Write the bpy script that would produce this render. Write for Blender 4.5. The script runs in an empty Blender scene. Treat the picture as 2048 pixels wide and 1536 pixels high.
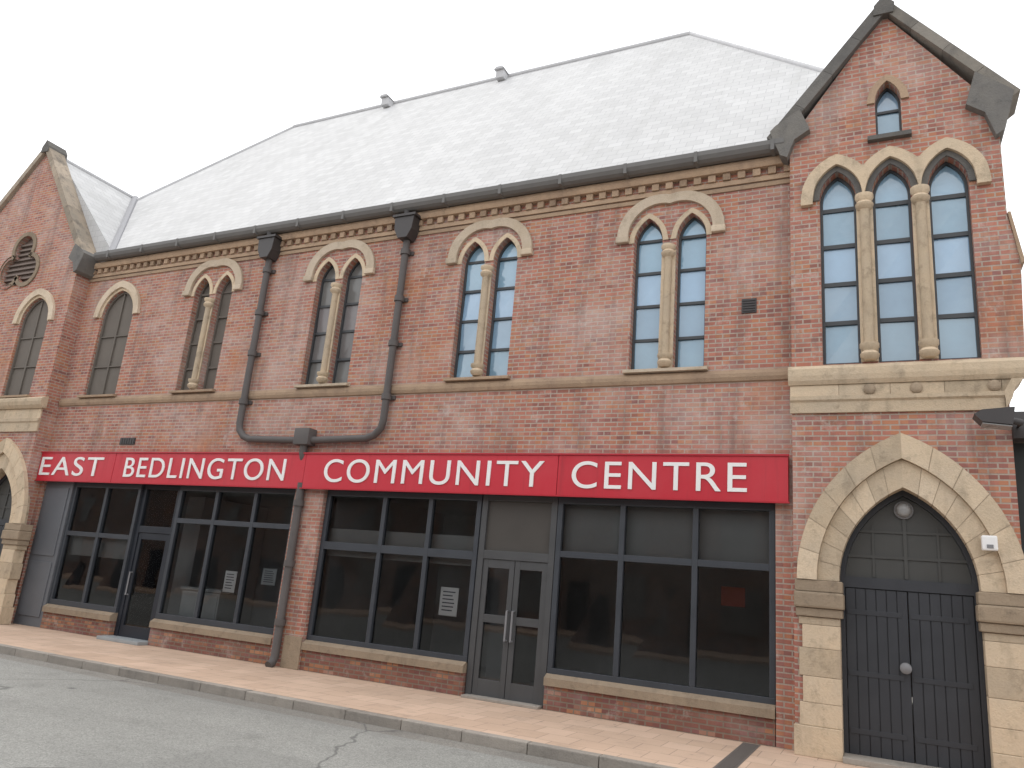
import bpy, bmesh, math, random
from mathutils import Vector, Matrix
from mathutils.geometry import tessellate_polygon
random.seed(7)
S = bpy.context.scene
COL = S.collection
K = 0.72            # layout units -> metres
PI = math.pi

# ------------------------------------------------------------------ materials
def new_mat(name):
    m = bpy.data.materials.new(name); m.use_nodes = True
    nt = m.node_tree; nt.nodes.clear()
    return m, nt
class NB:
    def __init__(s, nt): s.nt = nt; s.l = nt.links
    def n(s, t, **kw):
        nd = s.nt.nodes.new(t)
        for k, v in kw.items(): setattr(nd, k, v)
        return nd
    def set(s, nd, **kw):
        for k, v in kw.items():
            k = k.replace('_', ' ')
            i = nd.inputs[k]
            if hasattr(v, 'is_output'): s.l.new(v, i)
            else: i.default_value = v
        return nd
    def math(s, op, a, b=None, clamp=False):
        nd = s.n('ShaderNodeMath', operation=op, use_clamp=clamp)
        for i, v in ((0, a), (1, b)):
            if v is None: continue
            if hasattr(v, 'is_output'): s.l.new(v, nd.inputs[i])
            else: nd.inputs[i].default_value = v
        return nd.outputs[0]
    def mix(s, fac, a, b, bt='MIX'):
        nd = s.n('ShaderNodeMix', data_type='RGBA', blend_type=bt)
        for i, v in ((0, fac), (6, a), (7, b)):
            if hasattr(v, 'is_output'): s.l.new(v, nd.inputs[i])
            elif i == 0: nd.inputs[i].default_value = v
            else: nd.inputs[i].default_value = (*v, 1) if len(v) == 3 else v
        return nd.outputs[2]
    def noise(s, vec, scale, detail=4, rough=.55):
        nd = s.n('ShaderNodeTexNoise')
        nd.inputs['Scale'].default_value = scale; nd.inputs['Detail'].default_value = detail; nd.inputs['Roughness'].default_value = rough
        s.l.new(vec, nd.inputs['Vector']); return nd.outputs['Fac']
    def ramp(s, v, lo, hi, a=0., b=1.):
        nd = s.n('ShaderNodeMapRange', clamp=True)
        s.l.new(v, nd.inputs[0])
        for i, x in ((1, lo), (2, hi), (3, a), (4, b)): nd.inputs[i].default_value = x
        return nd.outputs[0]
    def pos(s): return s.n('ShaderNodeNewGeometry').outputs['Position']
    def xyz(s, v):
        nd = s.n('ShaderNodeSeparateXYZ'); s.l.new(v, nd.inputs[0]); return nd.outputs
    def comb(s, x, y, z=0.):
        nd = s.n('ShaderNodeCombineXYZ')
        for i, v in enumerate((x, y, z)):
            if hasattr(v, 'is_output'): s.l.new(v, nd.inputs[i])
            else: nd.inputs[i].default_value = v
        return nd.outputs[0]
    def bump(s, h, strength=.5, dist=.01, normal=None):
        nd = s.n('ShaderNodeBump'); nd.inputs['Strength'].default_value = strength; nd.inputs['Distance'].default_value = dist
        s.l.new(h, nd.inputs['Height'])
        if normal is not None: s.l.new(normal, nd.inputs['Normal'])
        return nd.outputs[0]
    def out(s, sh):
        o = s.n('ShaderNodeOutputMaterial'); s.l.new(sh, o.inputs['Surface'])
    def bsdf(s, color, rough=.8, spec=.3, metal=0., normal=None):
        b = s.n('ShaderNodeBsdfPrincipled')
        for k, v in (('Base Color', color), ('Roughness', rough), ('Specular IOR Level', spec), ('Metallic', metal)):
            if hasattr(v, 'is_output'): s.l.new(v, b.inputs[k])
            else: b.inputs[k].default_value = (*v, 1) if isinstance(v, tuple) and len(v) == 3 else v
        if normal is not None: s.l.new(normal, b.inputs['Normal'])
        return b

def brick_mat(name, c1, c2, mortar, bw=.225, rh=.075, ms=.012, stain=.5, patch=(.47, .2, .09), rough=.88):
    m, nt = new_mat(name); b = NB(nt)
    p = b.pos(); X, Y, Z = b.xyz(p)
    w = b.noise(p, 1.1, 2); off = b.math('MULTIPLY', b.math('SUBTRACT', w, .5), .012)
    vec = b.comb(b.math('ADD', X, Y), b.math('ADD', Z, off))
    bt = b.n('ShaderNodeTexBrick'); b.l.new(vec, bt.inputs['Vector'])
    b.set(bt, Color1=(*c1, 1), Color2=(*c2, 1), Mortar=(*mortar, 1), Scale=1.0, Mortar_Size=ms, Mortar_Smooth=.25, Bias=-.1, Brick_Width=bw, Row_Height=rh)
    bt.offset = .5
    # each brick its own shade
    row = b.math('FLOOR', b.math('DIVIDE', b.math('ADD', Z, off), rh))
    sh = b.math('MULTIPLY', b.math('MODULO', row, 2.), .5 * bw)
    cx = b.math('FLOOR', b.math('DIVIDE', b.math('ADD', b.math('ADD', X, Y), sh), bw))
    wn = b.n('ShaderNodeTexWhiteNoise', noise_dimensions='2D'); b.l.new(b.comb(cx, row), wn.inputs['Vector'])
    wb = b.n('ShaderNodeTexWhiteNoise', noise_dimensions='2D'); b.l.new(b.comb(b.math('ADD', cx, 57.3), b.math('ADD', row, 11.7)), wb.inputs['Vector']); wn2 = wb.outputs['Value']
    col = bt.outputs['Color']
    isb = b.math('SUBTRACT', 1., bt.outputs['Fac'])
    col = b.mix(b.math('MULTIPLY', b.ramp(wn.outputs['Value'], .8, .95, 0, .5), isb), col, (.15, .07, .07))
    col = b.mix(b.math('MULTIPLY', b.ramp(wn.outputs['Value'], .12, 0, 0, .55), isb), col, (.5, .3, .21))
    # every brick in its own mix of orange, plum and buff
    col = b.mix(b.math('MULTIPLY', b.ramp(wn2, .7, .9, 0, .55), isb), col, (.47, .22, .11))
    col = b.mix(b.math('MULTIPLY', b.ramp(wn2, .25, .05, 0, .5), isb), col, (.25, .12, .12))
    # orange repairs, pale efflorescence, soot streaks
    n1 = b.noise(p, .42, 5, .6)
    col = b.mix(b.ramp(n1, .56, .7, 0, .6 * stain), col, patch)
    n2 = b.noise(b.comb(X, b.math('ADD', Y, 9.), b.math('MULTIPLY', Z, 1.1)), .6, 7, .7)
    col = b.mix(b.ramp(n2, .48, .72, 0, .6 * stain), col, (.54, .44, .4))
    n3 = b.noise(b.comb(b.math('MULTIPLY', X, 3.), Y, b.math('MULTIPLY', Z, .45)), .9, 7, .68)
    col = b.mix(b.ramp(n3, .5, .7, 0, .55 * stain), col, (.14, .105, .095))
    n4 = b.noise(p, 2.6, 7, .7)
    col = b.mix(b.ramp(n4, .56, .74, 0, .6 * stain), col, (.17, .12, .105))
    n5 = b.noise(b.comb(X, b.math('ADD', Y, 31.), Z), 3.5, 6, .7)
    col = b.mix(b.ramp(n5, .58, .74, 0, .6 * stain), col, (.58, .5, .46))
    fine = b.noise(p, 60, 3, .6)
    col = b.mix(.25, col, b.mix(fine, (.55, .55, .55), (1.3, 1.3, 1.3)), 'MULTIPLY')
    h = b.math('ADD', b.math('MULTIPLY', bt.outputs['Fac'], -1.), b.math('MULTIPLY', fine, .35))
    s = b.bsdf(col, rough, .2, normal=b.bump(h, .6, .008)); b.out(s.outputs[0]); return m

def stone_mat(name, c, c2, dark, amount=.5, rough=.9, island=.25):
    m, nt = new_mat(name); b = NB(nt); p = b.pos(); X, Y, Z = b.xyz(p)
    n1 = b.noise(p, 1.6, 6, .6); n2 = b.noise(b.comb(b.math('MULTIPLY', X, 3.), b.math('MULTIPLY', Y, 3.), b.math('MULTIPLY', Z, .9)), 1.2, 6, .65); n3 = b.noise(p, 45, 4, .65)
    geo = b.n('ShaderNodeNewGeometry'); ri = geo.outputs['Random Per Island']
    col = b.mix(b.ramp(n1, .35, .68), c, c2)
    col = b.mix(b.ramp(n2, .52, .78, 0, amount), col, dark)
    n4 = b.noise(p, 5.5, 7, .7)
    col = b.mix(b.ramp(n4, .54, .75, 0, amount * 1.1), col, tuple(x * .8 for x in dark))
    col = b.mix(1., col, b.mix(ri, (1 - island,) * 3, (1 + island * .6,) * 3), 'MULTIPLY')
    col = b.mix(.35, col, b.mix(n3, (.6, .6, .6), (1.3, 1.3, 1.3)), 'MULTIPLY')
    s = b.bsdf(col, rough, .2, normal=b.bump(b.math('ADD', n3, b.math('MULTIPLY', n4, 3.)), .6, .012)); b.out(s.outputs[0]); return m

def paint_mat(name, c, rough=.5, spec=.4, var=.18, metal=0., scale=3.):
    m, nt = new_mat(name); b = NB(nt); p = b.pos()
    n = b.noise(p, scale, 6, .65); f = b.noise(p, 70, 3)
    col = b.mix(1., c, b.mix(n, (1 - var,) * 3, (1 + var,) * 3), 'MULTIPLY')
    s = b.bsdf(col, b.ramp(n, .3, .7, rough - .08, rough + .1), spec, metal, b.bump(f, .12, .003)); b.out(s.outputs[0]); return m

def slate_mat(name, c1, c2):
    m, nt = new_mat(name); b = NB(nt); p = b.pos(); X, Y, Z = b.xyz(p)
    geo = b.n('ShaderNodeNewGeometry'); nx = b.math('ABSOLUTE', b.xyz(geo.outputs['Normal'])[0])
    side = b.math('GREATER_THAN', nx, .5)
    u = b.math('ADD', b.math('MULTIPLY', X, b.math('SUBTRACT', 1., side)), b.math('MULTIPLY', Y, side))
    bt = b.n('ShaderNodeTexBrick'); b.l.new(b.comb(u, b.math('MULTIPLY', Z, 1.25)), bt.inputs['Vector']); bt.offset = .5
    b.set(bt, Color1=(*c1, 1), Color2=(*c2, 1), Mortar=(c1[0] * .72, c1[1] * .72, c1[2] * .74, 1), Scale=1., Mortar_Size=.005, Mortar_Smooth=.3, Bias=0., Brick_Width=.3, Row_Height=.22)
    n = b.noise(b.comb(b.math('MULTIPLY', X, 1.), b.math('MULTIPLY', Y, .3), b.math('MULTIPLY', Z, .3)), .6, 6, .6)
    col = b.mix(1., bt.outputs['Color'], b.mix(n, (.86, .86, .86), (1.1, 1.1, 1.1)), 'MULTIPLY')
    st = b.noise(b.comb(b.math('MULTIPLY', X, 3.), b.math('MULTIPLY', Y, .4), b.math('MULTIPLY', Z, .4)), .8, 6, .65)
    col = b.mix(b.ramp(st, .52, .75, 0, .28), col, (.33, .33, .32))
    ms = b.noise(p, 3.2, 7, .7)
    col = b.mix(b.ramp(ms, .58, .75, 0, .22), col, (.36, .36, .31))
    h = b.math('ADD', b.math('MULTIPLY', bt.outputs['Fac'], -1.), b.math('MULTIPLY', n, .3))
    s = b.bsdf(col, .8, .15, normal=b.bump(h, .2, .005)); b.out(s.outputs[0]); return m

def glass_mat(name, tint, tr, refl_ior, rough=.02, gtint=(1, 1, 1)):
    m, nt = new_mat(name); b = NB(nt); p = b.pos()
    t = b.n('ShaderNodeBsdfTransparent'); t.inputs[0].default_value = (*[x * tr for x in tint], 1)
    g = b.n('ShaderNodeBsdfGlossy'); g.inputs['Color'].default_value = (*gtint, 1); g.inputs['Roughness'].default_value = rough
    nrm = b.bump(b.noise(p, .9, 2), .12, .03); b.l.new(nrm, g.inputs['Normal'])
    fr = b.n('ShaderNodeFresnel'); fr.inputs['IOR'].default_value = refl_ior
    mx = b.n('ShaderNodeMixShader'); b.l.new(fr.outputs[0], mx.inputs[0]); b.l.new(t.outputs[0], mx.inputs[1]); b.l.new(g.outputs[0], mx.inputs[2])
    b.out(mx.outputs[0]); return m

def upper_glass_mat(name, body, ior, rough=.06):
    m, nt = new_mat(name); b = NB(nt); p = b.pos()
    geo = b.n('ShaderNodeNewGeometry'); ri = geo.outputs['Random Per Island']
    wn = b.n('ShaderNodeTexWhiteNoise', noise_dimensions='1D'); b.l.new(b.math('MULTIPLY', ri, 91.7), wn.inputs['W'])
    col = b.mix(ri, tuple(x * .62 for x in body), tuple(x * 1.35 for x in body))
    col = b.mix(b.ramp(wn.outputs['Value'], .6, 1., 0, .35), col, (body[0] * 1.25, body[1], body[2] * 1.15))
    col = b.mix(.5, col, b.mix(b.noise(p, 2.5, 4), (.7, .7, .72), (1.25, 1.25, 1.22)), 'MULTIPLY')
    s = b.bsdf(col, rough, .5, normal=b.bump(b.noise(p, 7, 2), .25, .015)); s.inputs['IOR'].default_value = ior
    b.out(s.outputs[0]); return m

def flags_mat():
    m, nt = new_mat('paving'); b = NB(nt); p = b.pos(); X, Y, Z = b.xyz(p)
    bt = b.n('ShaderNodeTexBrick'); b.l.new(b.comb(X, Y), bt.inputs['Vector']); bt.offset = .5
    b.set(bt, Color1=(.54, .39, .29, 1), Color2=(.62, .455, .345, 1), Mortar=(.36, .27, .21, 1), Scale=1., Mortar_Size=.006, Mortar_Smooth=.2, Bias=0., Brick_Width=.45, Row_Height=.45)
    n = b.noise(p, .8, 6, .65); f = b.noise(p, 60, 3)
    col = b.mix(1., bt.outputs['Color'], b.mix(n, (.72, .72, .72), (1.18, 1.18, 1.18)), 'MULTIPLY')
    d2 = b.noise(p, 2.4, 7, .7)
    col = b.mix(b.ramp(d2, .55, .75, 0, .5), col, (.25, .2, .165))
    gum = b.n('ShaderNodeTexVoronoi'); gum.inputs['Scale'].default_value = 2.3; b.l.new(p, gum.inputs['Vector'])
    col = b.mix(b.ramp(gum.outputs['Distance'], .07, .05, 0, .5), col, (.16, .14, .12))
    col = b.mix(.3, col, b.mix(f, (.6, .6, .6), (1.3, 1.3, 1.3)), 'MULTIPLY')
    s = b.bsdf(col, .85, .25, normal=b.bump(b.math('ADD', b.math('MULTIPLY', bt.outputs['Fac'], -1.), b.math('MULTIPLY', f, .3)), .4, .005)); b.out(s.outputs[0]); return m

def asphalt_mat(name, c, mottled=.25):
    m, nt = new_mat(name); b = NB(nt); p = b.pos(); X, Y, Z = b.xyz(p)
    n = b.noise(b.comb(b.math('MULTIPLY', X, .3), Y, Z), .7, 6, .6); f = b.noise(p, 110, 3, .7); g = b.noise(p, 2.2, 6, .7)
    v = b.n('ShaderNodeTexVoronoi'); v.inputs['Scale'].default_value = 75; b.l.new(p, v.inputs['Vector'])
    col = b.mix(1., c, b.mix(n, (1 - mottled,) * 3, (1 + mottled,) * 3), 'MULTIPLY')
    col = b.mix(.4, col, b.mix(g, (.7, .7, .7), (1.3, 1.3, 1.3)), 'MULTIPLY')
    sep = b.n('ShaderNodeSeparateColor'); b.l.new(v.outputs['Color'], sep.inputs[0])
    col = b.mix(.6, col, b.mix(sep.outputs[0], (.55, .55, .55), (1.45, 1.45, 1.42)), 'MULTIPLY')
    pt = b.n('ShaderNodeTexVoronoi', distance='CHEBYCHEV'); pt.inputs['Scale'].default_value = .28; b.l.new(b.comb(X, b.math('MULTIPLY', Y, 2.), 0.), pt.inputs['Vector'])
    sp2 = b.n('ShaderNodeSeparateColor'); b.l.new(pt.outputs['Color'], sp2.inputs[0])
    col = b.mix(b.ramp(sp2.outputs[1], .74, .76, 0, .3), col, tuple(x * .68 for x in c))
    oil = b.noise(p, 1.3, 7, .7); col = b.mix(b.ramp(oil, .56, .72, 0, .4), col, tuple(x * .5 for x in c))
    crk = b.n('ShaderNodeTexVoronoi', feature='DISTANCE_TO_EDGE'); crk.inputs['Scale'].default_value = .35
    wv = b.n('ShaderNodeMixRGB'); wv.inputs[0].default_value = .25
    b.l.new(p, wv.inputs[1]); nn = b.n('ShaderNodeTexNoise'); nn.inputs['Scale'].default_value = 2.; b.l.new(p, nn.inputs['Vector']); b.l.new(nn.outputs['Color'], wv.inputs[2])
    b.l.new(wv.outputs[0], crk.inputs['Vector'])
    col = b.mix(b.ramp(crk.outputs['Distance'], .006, .002, 0, .55), col, (.06, .06, .06))
    s = b.bsdf(col, .85, .3, normal=b.bump(v.outputs['Distance'], .35, .006)); b.out(s.outputs[0]); return m

M = {}
M['brick'] = brick_mat('brick', (.46, .195, .142), (.36, .145, .108), (.41, .335, .28), stain=1.)
M['brick_low'] = brick_mat('plinth brick', (.235, .1, .075), (.185, .08, .06), (.2, .16, .125), stain=.6, patch=(.22, .13, .07))
M['stone'] = stone_mat('sandstone', (.62, .49, .345), (.55, .45, .335), (.27, .22, .16), .6)
M['stone_pale'] = stone_mat('pale stone', (.6, .5, .39), (.52, .42, .31), (.27, .22, .17), .4)
M['stone_dull'] = stone_mat('weathered coping', (.4, .325, .25), (.3, .26, .21), (.12, .11, .1), .8)
M['stone_dark'] = stone_mat('sooty stone', (.13, .125, .12), (.17, .16, .145), (.07, .07, .07), .5)
M['stone_band'] = stone_mat('string course stone', (.46, .33, .225), (.38, .27, .19), (.2, .14, .11), .5)
M['sill_brown'] = stone_mat('brown sill', (.34, .265, .19), (.28, .22, .16), (.15, .12, .09), .5)
M['mortar'] = paint_mat('lime mortar', (.4, .33, .25), .9, .1, .2)
M['slate'] = slate_mat('slate', (.5, .5, .5), (.56, .56, .56))
M['ridge'] = paint_mat('ridge tile', (.5, .5, .51), .8, .1)
M['lead'] = paint_mat('lead', (.2, .2, .21), .5, .4)
M['lead_pale'] = paint_mat('pale lead', (.3, .3, .315), .7, .2)
M['iron'] = paint_mat('cast iron', (.05, .045, .045), .45, .4, .3)
M['pipe'] = paint_mat('weathered pipe paint', (.1, .09, .087), .55, .3, .35)
def red_mat():
    m, nt = new_mat('red sign paint'); b = NB(nt); p = b.pos(); X, Y, Z = b.xyz(p)
    drip = b.noise(b.comb(b.math('MULTIPLY', X, 6.), Y, b.math('MULTIPLY', Z, .45)), 1.5, 6, .65); big = b.noise(p, .5, 5, .6); f = b.noise(p, 30, 4, .7)
    geo = b.n('ShaderNodeNewGeometry')
    col = b.mix(geo.outputs['Random Per Island'], (.47, .015, .03), (.52, .022, .04))
    col = b.mix(b.ramp(big, .45, .75, 0, .3), col, (.52, .09, .1))
    col = b.mix(b.ramp(drip, .55, .8, 0, .4), col, (.2, .02, .025))
    col = b.mix(b.ramp(f, .68, .8, 0, .35), col, (.3, .1, .09))
    s = b.bsdf(col, b.ramp(drip, .3, .7, .3, .55), .45, normal=b.bump(big, .25, .03)); b.out(s.outputs[0]); return m
M['red'] = red_mat()
M['white'] = paint_mat('white paint', (.78, .77, .76), .4, .4, .06)
M['frame'] = paint_mat('grey shopfront paint', (.042, .048, .058), .4, .45, .15)
M['panel'] = paint_mat('grey panel', (.122, .13, .145), .4, .45, .12)
M['doorframe'] = paint_mat('grey metal', (.065, .067, .07), .4, .45, .12)
M['door'] = paint_mat('dark grey door paint', (.04, .043, .05), .42, .4, .15)
M['tymp'] = paint_mat('grey tympanum board', (.06, .06, .057), .5, .4, .15)
M['navy'] = paint_mat('dark navy paint', (.018, .022, .03), .4, .4, .15)
M['winframe'] = paint_mat('dark window frame', (.06, .065, .07), .45, .4, .15)
M['board'] = paint_mat('weathered board', (.15, .132, .115), .7, .2, .22, scale=1.5)
M['upglass'] = upper_glass_mat('sky reflection glass', (.25, .42, .56), 1.95)  # blue body colour stands in for sky mirrored in the panes
M['darkglass'] = upper_glass_mat('dark glass', (.03, .032, .034), 1.5)
M['dullglass'] = upper_glass_mat('dull grey glass', (.17, .17, .165), 1.5, .2)  # plain grey body colour, rougher surface
M['glass'] = glass_mat('shop glass', (.93, .95, .96), .82, 1.45)
M['room'] = paint_mat('dark room paint', (.3, .3, .3), .8, .1, .3, scale=.8)
M['blind_reflection'] = paint_mat('grey film and reflection', (.21, .21, .205), .5, .3, .2, scale=.8)  # also stands in for reflections in the glazing left of the entrance
M['overdoor'] = paint_mat('brown grey board', (.062, .056, .05), .45, .4, .15)
M['pale'] = paint_mat('pale grey step and reflection', (.3, .32, .33), .5, .3)  # doorstep grey, shared by the added reflection stand-ins
M['paper'] = paint_mat('paper', (.62, .62, .62), .7, .2, .08)
M['ink'] = paint_mat('ink', (.08, .08, .1), .7, .2, .1)
M['dullred'] = paint_mat('dull red card', (.14, .025, .012), .7, .2)
M['paving'] = flags_mat()
M['kerb'] = stone_mat('kerb granite', (.36, .325, .285), (.3, .275, .245), (.18, .165, .15), .5, island=.15)
M['asphalt'] = asphalt_mat('worn asphalt', (.25, .25, .236))
M['gutter_asphalt'] = asphalt_mat('gutter asphalt', (.215, .205, .188))
M['ground'] = asphalt_mat('yard ground', (.2, .19, .17))
M['cast'] = paint_mat('cast drain', (.13, .115, .105), .6, .3)
M['lampglass'] = paint_mat('opal lamp cover', (.3, .3, .3), .3, .5, .05)
M['dark_render'] = paint_mat('dark render', (.05, .055, .055), .8, .2, .3)
M['brick_far'] = brick_mat('terrace brick', (.2, .16, .145), (.16, .13, .12), (.22, .2, .19))

# ------------------------------------------------------------------ mesh helpers
class MB:
    def __init__(s): s.bm = bmesh.new()
    def quad(s, pts):
        return s.bm.faces.new([s.bm.verts.new(p) for p in pts])
    def box(s, x0, x1, y0, y1, z0, z1, bev=0.):
        r = bmesh.ops.create_cube(s.bm, size=1.)
        for v in r['verts']:
            v.co = Vector(((x0 + x1) / 2 + v.co.x * (x1 - x0), (y0 + y1) / 2 + v.co.y * (y1 - y0), (z0 + z1) / 2 + v.co.z * (z1 - z0)))
        if bev > 0:
            es = list({e for v in r['verts'] for e in v.link_edges})
            bmesh.ops.bevel(s.bm, geom=es, offset=bev, segments=2, affect='EDGES', profile=.6)
        return s
    def plate(s, outer, y0, y1, holes=()):
        """polygon in the X-Z plane with holes, from y0 (front) to y1 (back)"""
        loops = [list(outer)] + [list(h) for h in holes]
        flat = [p for l in loops for p in l]
        tri = tessellate_polygon([[Vector((p[0], p[1], 0)) for p in l] for l in loops])
        f = [s.bm.verts.new((p[0], y0, p[1])) for p in flat]; b = [s.bm.verts.new((p[0], y1, p[1])) for p in flat]
        for t in tri:
            try:
                s.bm.faces.new([f[i] for i in t]); s.bm.faces.new([b[i] for i in reversed(t)])
            except ValueError: pass
        o = 0
        for l in loops:
            n = len(l)
            for i in range(n):
                j = (i + 1) % n
                s.bm.faces.new([f[o + i], f[o + j], b[o + j], b[o + i]])
            o += n
        return s
    def prof_x(s, prof, x0, x1):
        """closed profile [(y,z)] swept along X"""
        a = [s.bm.verts.new((x0, p[0], p[1])) for p in prof]; b = [s.bm.verts.new((x1, p[0], p[1])) for p in prof]
        n = len(prof)
        for i in range(n): s.bm.faces.new([a[i], a[(i + 1) % n], b[(i + 1) % n], b[i]])
        t = tessellate_polygon([[Vector((p[0], p[1], 0)) for p in prof]])
        for q in t:
            s.bm.faces.new([a[i] for i in q]); s.bm.faces.new([b[i] for i in reversed(q)])
        return s
    def tube(s, pts, r, seg=14):
        pts = [Vector(p) for p in pts]; rings = []
        for i, p in enumerate(pts):
            d = ((pts[i] - pts[i - 1]).normalized() if i else Vector()) + ((pts[i + 1] - p).normalized() if i < len(pts) - 1 else Vector())
            d.normalize(); a = Vector((0, 1, 0)) if abs(d.y) < .9 else Vector((1, 0, 0))
            u = d.cross(a).normalized(); v = d.cross(u)
            rings.append([s.bm.verts.new(p + r * (math.cos(t * 2 * PI / seg) * u + math.sin(t * 2 * PI / seg) * v)) for t in range(seg)])
        for A, B in zip(rings, rings[1:]):
            for t in range(seg): s.bm.faces.new([A[t], A[(t + 1) % seg], B[(t + 1) % seg], B[t]])
        s.bm.faces.new(list(reversed(rings[0]))); s.bm.faces.new(rings[-1])
        return s
    def lathe(s, c, axis, prof, seg=20):
        """prof [(r, h)] around axis at c"""
        ax = Vector(axis).normalized(); a = Vector((0, 0, 1)) if abs(ax.z) < .9 else Vector((1, 0, 0))
        u = ax.cross(a).normalized(); v = ax.cross(u); c = Vector(c)
        rings = [[s.bm.verts.new(c + ax * h + r * (math.cos(t * 2 * PI / seg) * u + math.sin(t * 2 * PI / seg) * v)) for t in range(seg)] for r, h in prof]
        for A, B in zip(rings, rings[1:]):
            for t in range(seg): s.bm.faces.new([A[t], A[(t + 1) % seg], B[(t + 1) % seg], B[t]])
        s.bm.faces.new(list(reversed(rings[0]))); s.bm.faces.new(rings[-1])
        return s
    def build(s, name, mat, parent=None, smooth=False, loc=None):
        bmesh.ops.recalc_face_normals(s.bm, faces=s.bm.faces)
        if name in ('glass', 'pane'):          # single sheets: front side to the street
            s.bm.normal_update()
            for f in [f for f in s.bm.faces if len(f.edges) and all(len(e_.link_faces) == 1 for e_ in f.edges) and f.normal.y > 0]: f.normal_flip()
        if parent is not None: org = WL[parent.name]
        else: org = Vector(loc) if loc else Vector()
        for v in s.bm.verts: v.co = (v.co - org) * K
        me = bpy.data.meshes.new(name); s.bm.to_mesh(me); s.bm.free()
        if smooth:
            for p in me.polygons: p.use_smooth = True
            try: me.set_sharp_from_angle(angle=math.radians(40))
            except Exception: pass
        me.materials.append(M[mat] if isinstance(mat, str) else mat)
        o = bpy.data.objects.new(name, me); COL.objects.link(o)
        if parent is not None: o.parent = parent
        else: o.location = org * K
        WL[o.name] = org
        return o
WL = {}
def tag(o, label=None, cat=None, group=None, kind=None):
    if label: o['label'] = label
    if cat: o['category'] = cat
    if group: o['group'] = group
    if kind: o['kind'] = kind
    return o
def thing(name, label, cat, loc, group=None):
    o = bpy.data.objects.new(name, None); COL.objects.link(o); o.empty_display_size = .3
    o.location = Vector(loc) * K; WL[o.name] = Vector(loc)
    return tag(o, label, cat, group)
def arc_z(x, cx, w, zs, r):
    R = (w * w + r * r) / (2 * w); d = abs(x - cx) + R - w
    return zs + math.sqrt(max(0., R * R - d * d))
def lancet(cx, z0, zs, w, r, n=9):
    """closed loop of a pointed opening: half width w, rise r above springing zs"""
    R = (w * w + r * r) / (2 * w); th = math.atan2(r, R - w)
    pts = [(cx - w, z0), (cx + w, z0)]
    for i in range(n): t = th * i / (n - 1); pts.append((cx + w - R + R * math.cos(t), zs + R * math.sin(t)))
    for i in range(n - 2, -1, -1): t = th * i / (n - 1); pts.append((cx - w + R - R * math.cos(t), zs + R * math.sin(t)))
    return pts
def arch_curve(cx, zs, w, r, n=12):
    return lancet(cx, zs, zs, w, r, n)[2:]      # right spring -> apex -> left spring
def hood_loop(lights, zs, rise, wi, wo, drop, n=90):
    """scalloped ribbon that follows the heads of neighbouring lights"""
    x0 = lights[0] - wo; x1 = lights[-1] + wo
    top, bot = [], []
    for i in range(n + 1):
        x = x0 + (x1 - x0) * i / n
        zt = max([arc_z(x, c, wo, zs, rise + (wo - LW)) for c in lights if abs(x - c) <= wo + 1e-6] or [zs])
        top.append((x, zt))
        xi = lights[0] - wi + (lights[-1] - lights[0] + 2 * wi) * i / n
        zb = max([arc_z(xi, c, wi, zs, rise + (wi - LW)) for c in lights if abs(xi - c) <= wi + 1e-6] or [zs])
        bot.append((xi, zb))
    return [(x0, zs - drop)] + top + [(x1, zs - drop), (lights[-1] + wi, zs - drop)] + bot[::-1] + [(lights[0] - wi, zs - drop)]
LW = .35

# ------------------------------------------------------------------ the setting
PAVE_Y = -3.42
g = MB(); g.quad([(-400, -400, -.215), (400, -400, -.215), (400, 400, -.215), (-400, 400, -.215)]); tag(g.build('ground', 'ground'), kind='structure')
r = MB(); r.quad([(-150, -24.5, -.17), (110, -24.5, -.17), (110, PAVE_Y - .75, -.17), (-150, PAVE_Y - .75, -.17)]); tag(r.build('road', 'asphalt'), kind='structure')
r = MB(); r.quad([(-150, PAVE_Y - .75, -.17), (110, PAVE_Y - .75, -.17), (110, PAVE_Y - .22, -.175), (-150, PAVE_Y - .22, -.175)]); tag(r.build('road_gutter', 'gutter_asphalt'), kind='structure')
p = MB(); p.box(-80, 60, PAVE_Y, 1.0, -.2, 0); tag(p.build('pavement', 'paving'), kind='structure')
k = MB()
x = -80.
while x < 60:
    k.box(x, x + 1.25, PAVE_Y - .22, PAVE_Y - .004, -.2, .004 + random.uniform(-.006, .006), .02); x += 1.262
tag(k.build('kerb', 'kerb'), kind='structure')

# ------------------------------------------------------------------ the building
B = thing('community_centre', 'long red brick gabled community hall with pale slate roof and two dark shopfronts', 'building', (-13, 0, 0))
GX0, GX1, GP = -1.65, 2.34, -.3          # right gable bay
LP = -.55                                # left gable front plane
EZ = 12.66

# window positions -----------------------------------------------------------
pairs = [(-19.82, -18.84, 'dull'), (-14.72, -13.74, 'mid'), (-9.74, -8.77, 'up'), (-4.92, -3.88, 'up')]
SPR, RISE, Z0 = 10.8, .62, 7.5
holes = []
for a, b_, t in pairs:
    for c in (a, b_): holes.append(lancet(c, Z0, SPR, LW, RISE))
DKX = -23.8
holes.append(lancet(DKX, 7.5, 10.4, .8, .95))

# main wall
SH_TOP = 4.75
outer = [(-25.8, 0), (-25.55, 0), (-25.55, SH_TOP), (-14.62, SH_TOP), (-14.62, 0), (-13.62, 0), (-13.62, SH_TOP), (-2.02, SH_TOP), (-2.02, 0), (-1.5, 0), (-1.5, EZ), (-25.8, EZ)]
wall = MB().plate(outer, 0, .42, holes).build('wall', 'brick', B)
sw = MB(); sw.box(-33.6, -25.8, -.05, .42, 0, EZ); sw.box(-33.6, -33.2, .42, 15.2, 0, EZ); sw.box(1.6, 2.0, .42, 15.2, 0, EZ); sw.box(-33.6, 2.0, 15.2, 15.6, 0, EZ)
sw.build('outer_wall', 'brick', B)
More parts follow.
